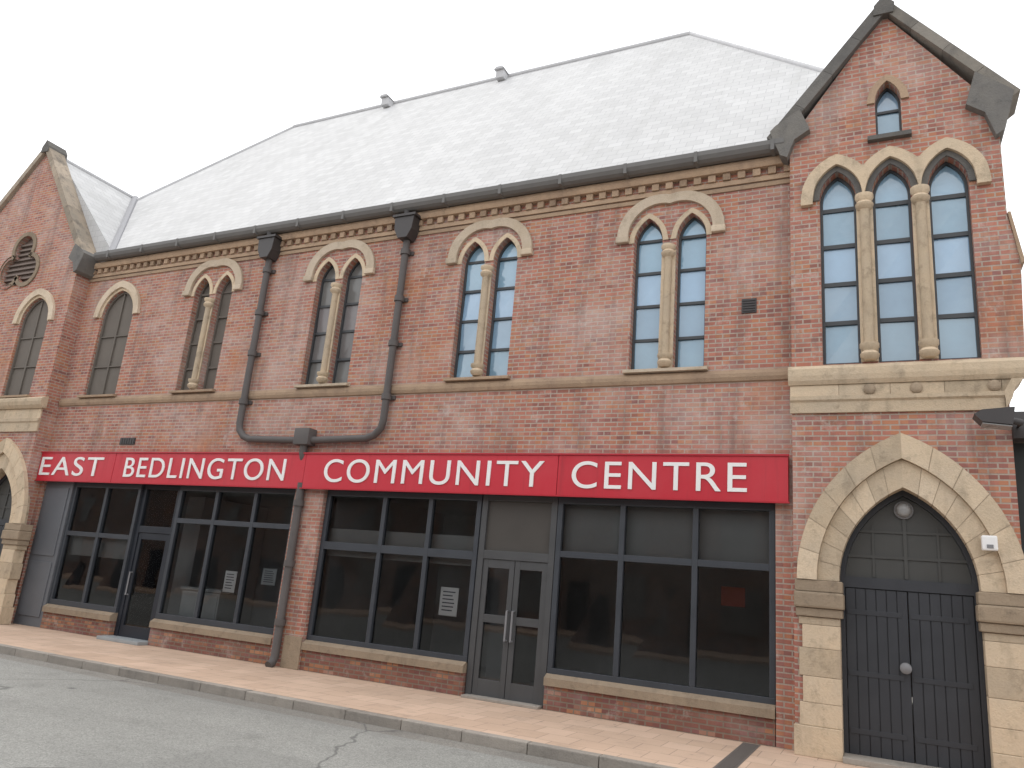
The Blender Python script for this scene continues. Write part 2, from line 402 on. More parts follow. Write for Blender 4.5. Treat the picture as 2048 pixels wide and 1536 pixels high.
# string course under the upper windows
sc = MB()
px0 = -25.2
sc.prof_x([(0, 7.2), (-.05, 7.22), (-.08, 7.3), (-.08, 7.38), (-.03, 7.46), (0, 7.48)], -25.7, -1.66)
sc.build('string_course', 'stone_band', wall)
# eaves: corbelled pale band with dentils
ev = MB(); ev.prof_x([(0, 11.84), (-.04, 11.84), (-.04, 11.94), (0, 11.94)], -25.7, -1.66); ev.prof_x([(0, 11.98), (-.06, 11.98), (-.06, 12.1), (0, 12.1)], -25.7, -1.66)
x = -25.6
while x < -1.8:
    ev.box(x, x + .17, -.11, -.003, 12.11, 12.28); x += .34
ev.prof_x([(0, 12.29), (-.16, 12.29), (-.2, 12.38), (-.2, 12.48), (0, 12.48)], -25.7, -1.66)
ev.build('eaves_cornice', 'stone_band', wall)
# small dark vent and old patch near the right end
vt = MB(); vt.box(-2.72, -2.4, -.03, .02, 8.78, 9.12, .01)
for i in range(5): vt.box(-2.69, -2.43, -.05, -.028, 8.82 + i * .06, 8.85 + i * .06)
vt.build('air_vent', 'iron', wall)
vt = MB(); vt.box(-22.2, -21.5, -.03, .02, 5.85, 6.08, .01)
for i in range(6): vt.box(-22.14 + i * .11, -22.08 + i * .11, -.045, -.028, 5.88, 6.05)
vt.build('air_vent', 'iron', wall)

# gutter and rainwater pipes
gt = MB()
gt.prof_x([(-.2, 12.71), (-.2, 12.5), (-.28, 12.48), (-.37, 12.48), (-.45, 12.53), (-.5, 12.62), (-.5, 12.73), (-.46, 12.73), (-.46, 12.64), (-.25, 12.64), (-.25, 12.71)], -25.1, -1.75)
for i in range(14):
    xx = -24.4 + i * 1.72; gt.box(xx, xx + .08, -.51, -.2, 12.47, 12.74)
gt.build('gutter', paint_mat('grey gutter', (.15, .145, .14), .6, .3, .2), B)
def drainpipe(px, bend_to):
    m = MB(); y = -.16
    m.tube([(px, y, 11.8), (px, y, 6.45), (px + (bend_to - px) * .02, y, 6.25), (px + (bend_to - px) * .1, y, 6.06), (px + (bend_to - px) * .2, y, 5.98), (bend_to, y, 5.93)], .1)
    for z in (11.3, 9.9, 8.6, 7.1): m.lathe((px, y, z), (0, 0, 1), [(.1, -.08), (.135, -.08), (.135, .08), (.1, .08)]); m.box(px - .2, px + .2, -.07, -.001, z - .05, z + .05)
    o = m.build('drainpipe', 'pipe', B, True)
    h = MB(); h.plate([(px - .15, 11.65), (px + .15, 11.65), (px + .28, 11.9), (px + .32, 12.28), (px - .32, 12.28), (px - .28, 11.9)], -.42, -.02)
    h.box(px - .38, px + .38, -.46, -.0, 12.29, 12.36); h.tube([(px, -.3, 12.34), (px, -.33, 12.52)], .09)
    h.build('hopper', 'iron', o)
    return o
d1 = drainpipe(-16.98, -14.6); d2 = drainpipe(-11.88, -14.3)
m = MB(); m.tube([(-14.42, -.17, 6.0), (-14.42, -.17, 5.6), (-14.42, -.1, 5.4), (-14.42, .0, 5.2)], .11); m.box(-14.68, -14.16, -.36, -.02, 5.78, 6.25, .03)
m.tube([(-14.33, -.13, 4.75), (-14.33, -.13, .25), (-14.33, -.2, .1), (-14.33, -.32, .04)], .11)
for z in (4.2, 2.6, 1.1): m.lathe((-14.33, -.13, z), (0, 0, 1), [(.11, -.08), (.145, -.08), (.145, .08), (.11, .08)])
m.build('drainpipe', 'pipe', B, True)

# ------------------------------------------------------------------ windows
def light_panes(mb, cx, w, z0, zs, rise, rows, y):
    """panes of one light as separate slightly tilted pieces"""
    for i in range(len(rows) - 1):
        za, zb = rows[i], rows[i + 1]; t = random.uniform(-.02, .02); t2 = random.uniform(-.02, .02)
        if zb <= zs + 1e-6:
            mb.quad([(cx - w, y + t, za), (cx + w, y + t2, za), (cx + w, y + t2 * .3, zb), (cx - w, y - t, zb)])
        else:
            lo = [(cx - w, y, za), (cx + w, y, za)]
            lo += [(q[0], y + t, q[1]) for q in lancet(cx, za, zs, w, rise)[2:] if q[1] > za]
            mb.quad(lo)
def light_frame(mb, cx, w, z0, zs, rise, bars, y0, y1, t=.055, bt=.03):
    mb.plate(lancet(cx, z0, zs, w, rise), y0, y1, [lancet(cx, z0 + t * 1.6, zs, w - t, rise - t)])
    for z in bars: mb.box(cx - w + t, cx + w - t, y0 + .02, y1 - .01, z - bt, z + bt)
ROWS = [7.57, 8.37, 9.22, 10.07, 10.92, 11.45]
for i, (a, b_, kind) in enumerate(pairs):
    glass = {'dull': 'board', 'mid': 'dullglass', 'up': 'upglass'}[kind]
    fr = MB(); pns = []
    for c in (a, b_):
        light_frame(fr, c, LW - .002, Z0 + .002, SPR, RISE - .004, ROWS[1:-1], .2, .3, .05, .035)
        pn = MB(); light_panes(pn, c, LW - .05, Z0, SPR, RISE - .06, ROWS, .27); pns.append(pn)
    w = fr.build('window', 'winframe' if kind != 'dull' else 'board', B)
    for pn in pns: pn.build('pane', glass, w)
    mu = MB(); g0, g1 = a + LW, b_ - LW
    mu.box(g0, g1, -.045, -.003, Z0 + .05, 10.5, .012)
    mu.tube([((g0 + g1) / 2, -.07, Z0 + .4), ((g0 + g1) / 2, -.07, 10.35)], .09)
    for z in (Z0 + .1, 10.3): mu.lathe(((g0 + g1) / 2, -.07, z), (0, 0, 1), [(.09, 0), (.16, .06), (.17, .12), (.12, .18), (.17, .24), (.17, .3), (.09, .32)])
    mu.build('mullion', 'stone', w, True)
    # one big relieving arch over both lights, brick-coloured filling between
    cx = (a + b_) / 2; HW = (b_ - a) / 2 + LW
    AW, AR, AZ = HW + .42, .98, 10.98
    h = MB().plate(arch_curve(cx, AZ, AW, AR, 16) + [q for q in arch_curve(cx, AZ, AW - .27, AR - .24, 16)[::-1]], -.09, -.003)
    for s_ in (-1, 1): xx = cx + s_ * (AW - .135); h.box(xx - .16, xx + .16, -.14, -.002, AZ - .17, AZ - .004, .03)
    h.build('hood_mould', 'stone_pale', w)
    v = MB().plate(hood_loop([a, b_], SPR, RISE, LW + .004, LW + .13, .0), -.03, -.002); v.build('arch_ring', 'stone', w)
    s = MB(); s.prof_x([(.2, 7.49), (-.14, 7.49), (-.14, 7.56), (.2, 7.62)], a - LW - .1, b_ + LW + .1); s.build('sill', 'stone_pale' if i in (1, 3) else 'stone_band', w)
def single(cx, w, z0, zs, rise, y, glass, mat='board', rc=.09):
    y0 = y; y = y + rc - .2
    fr = MB(); light_frame(fr, cx, w - .002, z0 + .002, zs, rise - .004, [], y + .2, y + .32, .07)
    fr.box(cx - .03, cx + .03, y + .215, y + .31, z0 + .11, zs + rise - .1)
    for zz in (8.6, 9.7): fr.box(cx - w + .07, cx - .03, y + .22, y + .3, zz - .02, zz + .02); fr.box(cx + .03, cx + w - .07, y + .22, y + .3, zz - .02, zz + .02)
    o = fr.build('window', mat, B)
    pn = MB(); light_panes(pn, cx, w - .05, z0, zs, rise - .05, [z0 + .05, zs + rise], y + .28); pn.build('pane', glass, o)
    y = y0
    global LW
    old = LW; LW = w
    MB().plate(hood_loop([cx], zs, rise, w + .1, w + .34, .0, 40), y - .1, y - .003).build('hood_mould', 'stone_pale', o)
    MB().plate(hood_loop([cx], zs, rise, w + .004, w + .095, .0, 40), y - .03, y - .002).build('arch_ring', 'stone', o)
    LW = old
    s = MB(); s.prof_x([(y + .2, z0 - .03), (y - .14, z0 - .03), (y - .14, z0 + .04), (y + .2, z0 + .1)], cx - w - .12, cx + w + .12); s.build('sill', 'stone_band', o)
    return o
single(DKX, .8, 7.5, 10.4, .95, 0, 'board')

# ------------------------------------------------------------------ right gable bay
DCX, DW, DSP, DR = .31, 1.17, 3.12, 1.84             # arched doorway
L3 = [-.69, .35, 1.39]; L3W = .36; L3S, L3R = 11.14, .64
apex = (.35, 15.55)
def gable_outline(x0, x1, ax, az, ke):
    return [(x0, 0), (x1, 0), (x1, ke), (ax, az), (x0, ke)]
SWX, SWW = .36, .25
gh = [lancet(c, 7.42, L3S, L3W, L3R) for c in L3] + [lancet(SWX, 12.5, 13.3, SWW, .5)]
go = [(GX0, 0), (DCX - DW, 0)] + lancet(DCX, 0, DSP, DW, DR, 12)[2:][::-1] + [(DCX + DW, 0), (2.12, 0), (2.12, 6.5), (2.3, 7.0), (2.42, 7.3), (2.5, 9.3), (2.345, 10.3), (2.34, 12.75), apex, (GX0, 12.75)]
gw = MB().plate(go, GP, GP + .62, gh).build('gable_wall', 'brick', B)
q = MB(); q.box(2.0, 2.11, GP + .62, 4, 0, 12.7); q.build('side_wall', 'brick', gw)
# weathered buttress head
q = MB(); q.plate([(2.35, 10.36), (2.4, 10.36), (2.56, 9.3), (2.5, 9.26)], GP - .05, GP + .7); q.build('weathering', 'stone_band', gw)
def coping(p0, p1, y0, y1, th, lo=.05):
    d = Vector((p1[0] - p0[0], p1[1] - p0[1])).normalized(); n = Vector((-d.y, d.x))
    if n.y < 0: n = -n
    a, b_ = Vector(p0), Vector(p1)
    m = MB(); L = (b_ - a).length; k = max(1, int(L / .9)); 
    for i in range(k):
        s0 = a + d * (L * i / k + (.008 if i else 0)); s1 = a + d * (L * (i + 1) / k)
        m.plate([tuple(s0 - n * lo), tuple(s1 - n * lo), tuple(s1 + n * th), tuple(s0 + n * th)], y0, y1)
    return m
cp = coping((GX0 - .35, 12.72), (apex[0] + .05, apex[1] + .12), GP - .16, GP + .7, .16, .1); cp.build('coping', 'stone_dark', gw)
cp = coping((apex[0] + .0, apex[1] + .12), (2.62, 12.85), GP - .16, GP + .7, .15, .06); cp.build('coping', stone_mat('grey stone', (.26, .235, .2), (.2, .185, .165), (.1, .1, .1), .5), gw)
q = MB(); q.plate([(apex[0] - .2, apex[1] - .12), (apex[0] + .2, apex[1] - .12), (apex[0] + .23, apex[1] + .12), (apex[0] + .02, apex[1] + .36), (apex[0] - .18, apex[1] + .12)], GP - .2, GP + .72); q.build('apex_stone', 'stone_dark', gw)
# kneelers
def kneeler(x, s, z, par, y, w=.72, mat='stone_dark', h=.95):
    m = MB()
    m.plate([(x - s * .42, z - h * .15), (x - s * .1, z - h * .42), (x + s * .06, z - h), (x + s * .2, z - h * .9), (x + s * .36, z - h * .3), (x + s * .42, z), (x + s * .3, z + .12), (x - s * .22, z + h * .62)], y - .185, y + .68)
    return m.build('kneeler', mat, par)
kneeler(GX0 + .02, -1, 12.95, gw, GP, h=.72); kneeler(2.2, 1, 12.95, gw, GP)
# stone sill band
sb = MB()
sb.prof_x([(GP - .002, 6.4), (GP - .06, 6.4), (GP - .06, 6.62), (GP - .1, 6.66), (GP - .1, 6.74), (GP - .002, 6.74)], GX0 - .03, 2.05)
x = GX0 - .03
while x < 2.1:
    sb.box(x, min(x + .92, 2.16), GP - .05, GP - .003, 6.745, 6.975, .008); x += .925
sb.prof_x([(GP - .002, 6.98), (GP - .08, 6.98), (GP - .13, 7.06), (GP - .15, 7.16), (GP - .15, 7.3), (GP - .08, 7.38), (GP - .002, 7.4)], GX0 - .06, 2.45)
# corbel that carries the band's right end
sb.plate([(2.06, 6.42), (2.16, 6.6), (2.22, 6.8), (2.36, 6.975), (2.17, 6.975), (2.05, 6.745)], GP - .1, GP + .5)
sb.build('sill_band', 'stone', gw)
# carved bosses on the band
for bx in (.62, 1.9, -.2):
    q = MB(); q.lathe((bx, GP - .045, 6.86), (0, -1, 0), [(.11, 0), (.11, .03), (.08, .06), (.04, .07)], 14); q.build('boss', 'sill_brown', gw, True)
# quoin-like strip joints: left corner brick already; three-light window
fr = MB(); pns = []; R3 = [7.5, 8.38, 9.25, 10.12, 10.98, 11.9]
for c in L3:
    light_frame(fr, c, L3W - .002, 7.422, L3S, L3R - .004, R3[1:-1], GP + .2, GP + .3, .05, .045)
    pn = MB(); light_panes(pn, c, L3W - .05, 7.5, L3S, L3R - .06, R3, GP + .27); pns.append(pn)
w3 = fr.build('window', 'winframe', B)
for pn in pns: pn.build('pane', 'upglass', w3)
for a, b_ in zip(L3, L3[1:]):
    g0, g1 = a + L3W, b_ - L3W; xm = (g0 + g1) / 2; mu = MB()
    mu.box(g0, g1, GP - .045, GP - .003, 7.44, 10.85, .012)
    mu.tube([(xm, GP - .08, 7.75), (xm, GP - .08, 10.8)], .1)
    for z in (7.45, 10.75): mu.lathe((xm, GP - .08, z), (0, 0, 1), [(.1, 0), (.17, .06), (.18, .12), (.13, .18), (.18, .26), (.18, .34), (.1, .36)])
    mu.build('mullion', 'stone', w3, True)
old = LW; LW = L3W
MB().plate(hood_loop(L3, L3S, L3R, L3W + .13, L3W + .37, .12), GP - .13, GP - .003).build('hood_mould', 'stone', w3)
MB().plate(hood_loop(L3, L3S, L3R, L3W + .004, L3W + .125, .0), GP - .04, GP - .002).build('arch_ring', 'stone_dark', w3)
LW = old
# little gable light
fr = MB(); light_frame(fr, SWX, SWW - .002, 12.502, 13.3, .496, [13.2], GP + .2, GP + .3, .04, .03)
ws = fr.build('window', 'winframe', B)
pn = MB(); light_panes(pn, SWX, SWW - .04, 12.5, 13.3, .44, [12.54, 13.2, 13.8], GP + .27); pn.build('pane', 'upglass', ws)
old = LW; LW = SWW
MB().plate(hood_loop([SWX], 13.3, .5, SWW + .004, SWW + .16, .0, 30), GP - .06, GP - .003).build('hood_mould', 'stone_band', ws)
LW = old
MB().prof_x([(GP + .2, 12.36), (GP - .14, 12.36), (GP - .14, 12.46), (GP + .2, 12.54)], SWX - .42, SWX + .42).build('sill', 'stone_dark', ws)

# ------------------------------------------------------------------ arched doorways
def arch_blocks(mb, cx, zs, wi, ri, wo, ro, y0, y1, n):
    def cv(w, r):
        R = (w * w + r * r) / (2 * w); th = math.atan2(r, R - w); return R, th
    Ri, ti = cv(wi, ri); Ro, to = cv(wo, ro); sub = 3
    for s in (1, -1):
        for i in range(n):
            a0 = i / n + .0022; a1 = (i + 1) / n - .0022
            if i == n - 1: a1 = 1.
            inn, out = [], []
            for j in range(sub + 1):
                t = a0 + (a1 - a0) * j / sub
                inn.append((cx + s * (wi - Ri + Ri * math.cos(ti * t)), zs + Ri * math.sin(ti * t)))
                out.append((cx + s * (wo - Ro + Ro * math.cos(to * t)), zs + Ro * math.sin(to * t)))
            mb.plate(inn + out[::-1], y0, y1)
def doorway(cx, P, par_wall, inner_left=True):
    # stone surround: outer hood order, inner order, jambs of coursed blocks, capitals
    sr = MB()
    arch_blocks(sr, cx, DSP, DW - .02, DR - .03, DW + .36, DR + .5, P - .05, P + .3, 8)
    o = sr.build('door_surround', 'stone', par_wall)
    h = MB(); arch_blocks(h, cx, DSP, DW + .365, DR + .51, DW + .72, DR + 1.0, P - .14, P - .003, 6); h.build('hood_mould', 'stone', o)
    mb = MB()
    for w_i, r_i, w_o, r_o, yy in ((DW - .012, DR - .02, DW + .36, DR + .5, -.04), (DW + .37, DR + .515, DW + .715, DR + .99, -.13)):
        mb.plate(arch_curve(cx, DSP, w_o, r_o, 16) + arch_curve(cx, DSP, w_i, r_i, 16)[::-1], P + yy, P - .0015)
    mb.build('mortar_joint', 'mortar', o)
    for s in (-1, 1):
        j = MB(); z = .0; k = 0
        while z < 2.4:
            hh = [.52, .4, .46, .5, .42, .44, .5][k % 7]; z1 = min(z + hh, 2.44)
            xo = DW + (.7 if k % 2 else .64)
            if z == 0: xo = DW + .8
            xa, xb = sorted((cx + s * (DW - .02), cx + s * xo))
            j.box(xa, xb, P - (.1 if z == 0 else .05), P + .3, z + .002, z1 - .002, .012); z = z1; k += 1
        j.build('jamb', 'stone', o)
        c = MB(); xa, xb = sorted((cx + s * (DW - .1), cx + s * (DW + .78)))
        c.prof = None
        c.box(xa + .03, xb - .03, P - .1, P + .3, 2.445, 2.6, .02); c.box(xa, xb, P - .15, P + .3, 2.605, 2.9, .04); c.box(xa + .02, xb - .02, P - .12, P + .3, 2.905, DSP - .005, .02)
        c.build('impost', 'sill_brown', o)
    # doors
    dr = MB(); y = P + .34
    dr.plate([(cx - DW - .05, .02), (cx - DW + .1, .02), (cx - DW + .1, 3.05), (cx + DW - .1, 3.05), (cx + DW - .1, .02), (cx + DW + .05, .02), (cx + DW + .05, DSP)] + arch_curve(cx, DSP, DW + .05, DR + .05)[1:-1] + [(cx - DW - .05, DSP)], y, y + .14,
             [lancet(cx, 3.25, DSP, DW - .1, DR - .14)[2:-1] and [q for q in lancet(cx, DSP, DSP, DW - .1, DR - .14)[2:] if q[1] > 3.25] + [(cx - DW + .115, 3.25), (cx + DW - .115, 3.25)]])
    d = dr.build('arched_door', 'door', B)
    for s in (-1, 1):
        lf = MB(); x0, x1 = sorted((cx + s * .006, cx + s * (DW - .106)))
        lf.box(x0, x1, y + .05, y + .11, .06, 3.045)
        n = 6; wv = (x1 - x0) / n
        for i in range(n): lf.box(x0 + i * wv + .008, x0 + (i + 1) * wv - .008, y + .022, y + .049, .08, 3.03, .006)
        for z in (.5, 1.5, 2.6): lf.box(x0 + .03, x1 - .1, y + .008, y + .021, z - .045, z + .045, .004)
        lf.build('leaf', 'door', d)
    ty = MB(); ty.plate(lancet(cx, 3.1, DSP, DW - .104, DR - .145), y + .06, y + .09); ty.box(cx - .03, cx + .03, y + .03, y + .058, 3.26, 4.7); ty.box(cx - DW + .12, cx + DW - .12, y + .035, y + .057, 3.62, 3.68)
    
    for gx in (-.55, .55): ty.box(cx + gx - .02, cx + gx + .02, y + .036, y + .056, 3.26, 4.25)
    ty.box(cx - DW + .3, cx + DW - .3, y + .035, y + .057, 4.1, 4.15)
    ty.build('tympanum', 'tymp', d)
    kn = MB(); kn.lathe((cx - .08, y + .02, 1.68), (0, -1, 0), [(.1, 0), (.1, .02), (.045, .03), (.04, .08), (.085, .11), (.09, .14), (.05, .17)]); kn.build('knob', 'lead', d, True)
    st = MB(); st.box(cx - DW + .02, cx + DW - .02, P - .2, P + .5, .0, .1, .015); st.build('doorstep', 'kerb', d)
    return d
doorway(DCX, GP, gw)

# ------------------------------------------------------------------ left gable
LDX = -27.1
la = (-29.4, 17.62)
lo_ = [(-34.2, 0), (LDX - DW, 0)] + lancet(LDX, 0, DSP, DW, DR, 12)[2:][::-1] + [(LDX + DW, 0), (-25.75, 0), (-25.75, 12.6), la, (-34.2, 12.4)]
TX, TZ = -29.25, 12.75
def trefoil(cx, cz, r, off, n=14):
    pts = []
    for k in range(3):
        a = PI / 2 + k * 2 * PI / 3; c = (cx + off * math.cos(a), cz + off * math.sin(a))
        for i in range(n + 1):
            t = a - PI * .72 + 1.44 * PI * i / n; pts.append((c[0] + r * math.cos(t), c[1] + r * math.sin(t)))
    return pts
W1 = (-27.5, .8, 7.45, 10.25, .95)
lh = [trefoil(TX, TZ, .56, .6), lancet(W1[0], W1[2], W1[3], W1[1], W1[4]), lancet(-31.4, W1[2], W1[3], W1[1], W1[4])]
lw = MB().plate(lo_, LP, LP + .6, lh).build('gable_wall', 'brick', B)
q = MB(); q.box(-26.2, -25.752, LP + .6, .45, 0, 12.55); q.build('side_wall', 'brick', lw)
q = MB(); q.box(-34.2, -33.7, LP + .6, 4, 0, 12.3); q.build('side_wall', 'brick', lw)
q = MB(); q.plate(trefoil(TX, TZ, .7, .61), LP - .05, LP - .003, [trefoil(TX, TZ, .54, .6)]); q.build('trefoil_surround', 'sill_brown', lw)
q = MB(); q.plate(trefoil(TX, TZ, .57, .6), LP + .2, LP + .26)
for i in range(9): q.box(TX - 1, TX + 1, LP + .1, LP + .19, TZ - .8 + i * .2, TZ - .73 + i * .2)
q.build('louvre', paint_mat('brown louvre', (.19, .15, .13), .7, .2, .2), lw)
coping((la[0] - .02, la[1] + .12), (-25.5, 12.55), LP - .14, LP + .5, .13, .1).build('coping', 'stone_dull', lw)
coping((-34.5, 12.35), (la[0] + .05, la[1] + .12), LP - .14, LP + .6, .16, .06).build('coping', 'stone_dull', lw)
q = MB(); q.plate([(la[0] - .22, la[1] - .12), (la[0] + .2, la[1] - .14), (la[0] + .2, la[1] + .12), (la[0] + .0, la[1] + .4), (la[0] - .2, la[1] + .12)], LP - .18, LP + .62); q.build('apex_stone', 'stone_dark', lw)
kneeler(-25.72, 1, 12.65, lw, LP, h=.7)
sb = MB()
sb.prof_x([(LP - .002, 6.2), (LP - .06, 6.2), (LP - .06, 6.5), (LP - .1, 6.55), (LP - .1, 6.65), (LP - .002, 6.65)], -34.2, -25.7)
x = -34.2
while x < -25.8:
    sb.box(x, min(x + .92, -25.71), LP - .05, LP - .003, 6.655, 7.0, .008); x += .925
sb.prof_x([(LP - .002, 7.0), (LP - .12, 7.0), (LP - .2, 7.1), (LP - .24, 7.22), (LP - .24, 7.32), (LP - .1, 7.4), (LP - .002, 7.42)], -34.2, -25.55)
sb.build('sill_band', 'stone', lw)
single(W1[0], W1[1], W1[2], W1[3], W1[4], LP, 'board'); single(-31.4, W1[1], W1[2], W1[3], W1[4], LP, 'board')
doorway(LDX, LP, lw)

# ------------------------------------------------------------------ roofs
rL, rR, D, RZ = -24.9, -5.9, 7.5, 22.9
m = MB(); e = 12.7
FL, FR, BR, BL = (-32.7, -.27, e), (1.9, -.27, e), (1.9, 15.3, e), (-32.7, 15.3, e); A, C = (rL, D, RZ), (rR, D, RZ)
tn = .59 / 7.77; zn = e + tn * (RZ - e); xn = 1.9 - tn * 7.8        # the slope stops behind the right gable
m.quad([FL, (-1.66, -.27, e), (-1.66, .32, zn), A]); m.quad([(-1.66, .32, zn), (xn, .32, zn), C, A])
m.quad([BR, BL, A, C]); m.quad([(xn, .32, zn), (1.9, .32, e), BR, C]); m.quad([BL, FL, A])
m.quad([FL, BL, BR, (1.9, .32, e), (-1.66, .32, e), (-1.66, -.27, e)])
roof = m.build('roof', 'slate', B)
rt = MB(); rt.tube([A, C], .11)
for p_ in (FL, BL): rt.tube([A, Vector(A).lerp(Vector(p_), .93)], .08)
for p_ in (FR, BR): rt.tube([C, Vector(C).lerp(Vector(p_), .9)], .08)
rt.build('ridge_tile', 'ridge', roof, True)
for vx in (-19.3, -13.6):
    v = MB(); v.box(vx - .18, vx + .18, D - .5, D + .1, RZ - .35, RZ + .02, .03); v.plate([(vx - .23, RZ + .02), (vx + .23, RZ + .02), (vx + .13, RZ + .12), (vx - .13, RZ + .12)], D - .6, D + .2)
    v.build('roof_vent', 'ridge', roof)
def wing(ax, az, xl, zl, xr, zr, yf, cheek=None):
    yb = (az - 12.7) / (RZ - 12.7) * (D + .27) - .27
    m = MB()
    m.quad([(ax, yf, az), (xr, yf, zr), (xr, -.2, zr), (ax, yb, az)]); m.quad([(ax, yf, az), (ax, yb, az), (xl, .0, zl), (xl, yf, zl)])
    if cheek: m.quad([(ax, yf + .004, az - .02), (xr, yf + .004, zr), cheek])
    o = m.build('wing_roof', 'slate', B)
    t = MB(); t.tube([(ax, yf, az + .02), (ax, yb, az + .02)], .08); t.build('ridge_tile', 'ridge', o, True)
    if cheek:
        v = MB(); v.tube([(xr + .02, -.2, zr + .03), (ax, yb, az + .05)], .14, 8); v.build('valley_lead', 'lead_pale', o, True)
    return o
wing(-29.4, 17.6, -34.3, 12.3, -24.6, 12.72, LP + .5, (-25.6, LP + .504, 12.4))
wing(.35, 15.4, GX0 - .2, 12.5, 2.3, 12.5, GP + .6)

# ------------------------------------------------------------------ shopfronts
def riser(x0, x1, sf):
    m = MB(); m.box(x0, x1, .04, .36, 0, .497); m.build('plinth', 'brick_low', sf)
    s = MB(); s.prof_x([(.36, .5), (-.03, .5), (-.03, .66), (.1, .74), (.36, .74)], x0, x1); s.build('sill', 'sill_brown', sf)
def glazing(x0, x1, muls, z0, sf, transom=3.0, tr_h=.14, top=4.62, y=.12, t=.12, film=None):
    m = MB()
    m.box(x0, x1, y, y + .16, z0, z0 + .16, .008); m.box(x0, x1, y, y + .16, top - .16, top, .008)
    xs = [x0] + list(muls) + [x1]
    edges = []
    for i, xx in enumerate(xs):
        a = xx if i == 0 else (xx - t if i == len(xs) - 1 else xx - t / 2); m.box(a, a + t, y + .002, y + .158, z0 + .16, top - .16, .008); edges.append((a, a + t))
    for (a0, a1), (b0, b1) in zip(edges, edges[1:]): m.box(a1, b0, y + .006, y + .154, transom, transom + tr_h, .006)
    m.build('frame', 'frame', sf)
    gl = MB()
    for (a0, a1), (b0, b1) in zip(edges, edges[1:]):
        for za, zb in ((z0 + .16, transom), (transom + tr_h, top - .16)):
            tt = random.uniform(-.015, .015); gl.quad([(a1, y + .08 + tt, za), (b0, y + .08 - tt, za), (b0, y + .08 + tt * .5, zb), (a1, y + .08, zb)])
    gl.build('glass', 'glass', sf)
    if film:
        f = MB(); f.quad([(x0 + .02, y + .3, film[0]), (x1 - .02, y + .3, film[0]), (x1 - .02, y + .3, film[1]), (x0 + .02, y + .3, film[1])]); f.box(x0 + .02, x1 - .02, y + .29, y + .34, film[0] - .05, film[0], .005)
        f.build('blind_reflection', 'blind_reflection', sf)
def room(x0, x1, sf):
    m = MB(); y0, y1, z0, z1 = .44, 6.2, .02, 4.68
    m.quad([(x0, y1, z0), (x1, y1, z0), (x1, y1, z1), (x0, y1, z1)]); m.quad([(x0, y0, z0), (x0, y1, z0), (x0, y1, z1), (x0, y0, z1)]); m.quad([(x1, y0, z0), (x1, y1, z0), (x1, y1, z1), (x1, y0, z1)])
    m.quad([(x0, y0, z0), (x1, y0, z0), (x1, y1, z0), (x0, y1, z0)]); m.quad([(x0, y0, z1), (x1, y0, z1), (x1, y1, z1), (x0, y1, z1)])
    m.box((x0 + x1) / 2 - 2, (x0 + x1) / 2 - 1.2, 3, 6.1, .03, 4.6); 
    m.build('interior', 'room', sf)
def leaf_door(x0, x1, z1, sf, leaves, fmat, gmat, dname, split=None, y=.14, fw=.15, top=4.62, overmat=None):
    m = MB(); m.box(x0, x0 + fw, y, y + .16, .02, top, .008); m.box(x1 - fw, x1, y, y + .16, .02, top, .008); m.box(x0 + fw, x1 - fw, y + .002, y + .158, z1, z1 + .2, .008); m.box(x0 + fw, x1 - fw, y + .002, y + .158, top - .14, top, .008)
    d = m.build(dname, fmat, B)
    q = MB(); q.box(x0 + fw, x1 - fw, y + .07, y + .1, z1 + .2, top - .14); q.build('transom_panel', overmat or 'glass', d)
    w = (x1 - x0 - 2 * fw) / leaves; st = .13
    for i in range(leaves):
        a, b_ = x0 + fw + i * w + .008, x0 + fw + (i + 1) * w - .008
        l = MB(); l.box(a, a + st, y + .03, y + .13, .05, z1 - .008, .006); l.box(b_ - st, b_, y + .03, y + .13, .05, z1 - .008, .006)
        l.box(a + st, b_ - st, y + .032, y + .128, .05, .42, .006); l.box(a + st, b_ - st, y + .032, y + .128, z1 - .2, z1 - .008, .006)
        if split: l.box(a + st, b_ - st, y + .032, y + .128, split - .09, split + .09, .006)
        lo = l.build('leaf', fmat, d)
        g_ = MB(); g_.box(a + st, b_ - st, y + .07, y + .09, .42, z1 - .2); g_.build('glass', gmat, d)
        hx = b_ - st / 2 if (i == 0 and leaves == 2) else a + st / 2
        h = MB(); h.tube([(hx, y + .03, 1.3), (hx, y - .06, 1.3), (hx, y - .06, 1.95), (hx, y + .03, 1.95)], .025, 8); h.build('handle', 'lead', d, True)
    return d
def shopfront(loc): 
    o = bpy.data.objects.new('shopfront', None); COL.objects.link(o); o.parent = B; o.location = (Vector(loc) - WL[B.name]) * K; WL[o.name] = Vector(loc); return o
# left shop
sfl = shopfront((-20, 0, 0))
pl = MB(); pl.box(-25.5, -24.12, .06, .3, .0, 4.62, .01)
pl.box(-25.36, -24.26, .03, .058, .3, 2.0, .01); pl.box(-25.36, -24.26, .03, .058, 2.2, 4.4, .01); pl.build('side_panel', 'panel', sfl)
riser(-24.1, -20.92, sfl); glazing(-24.1, -20.92, [-22.5], .74, sfl, 2.9, .14, film=(2.35, 3.05))  # pale strip stands in for mirrored roofline and inner ceiling
riser(-19.22, -14.63, sfl); glazing(-19.22, -14.63, [-17.65, -16.15], .74, sfl, 3.5, .14)
leaf_door(-20.9, -19.24, 3.15, sfl, 1, 'navy', 'glass', 'shop_door', y=.2)
room(-25.4, -14.7, sfl)
q = MB(); q.box(-20.95, -19.2, -.32, .3, .0, .1, .015); q.build('doorstep', 'white' if False else 'pale', sfl)
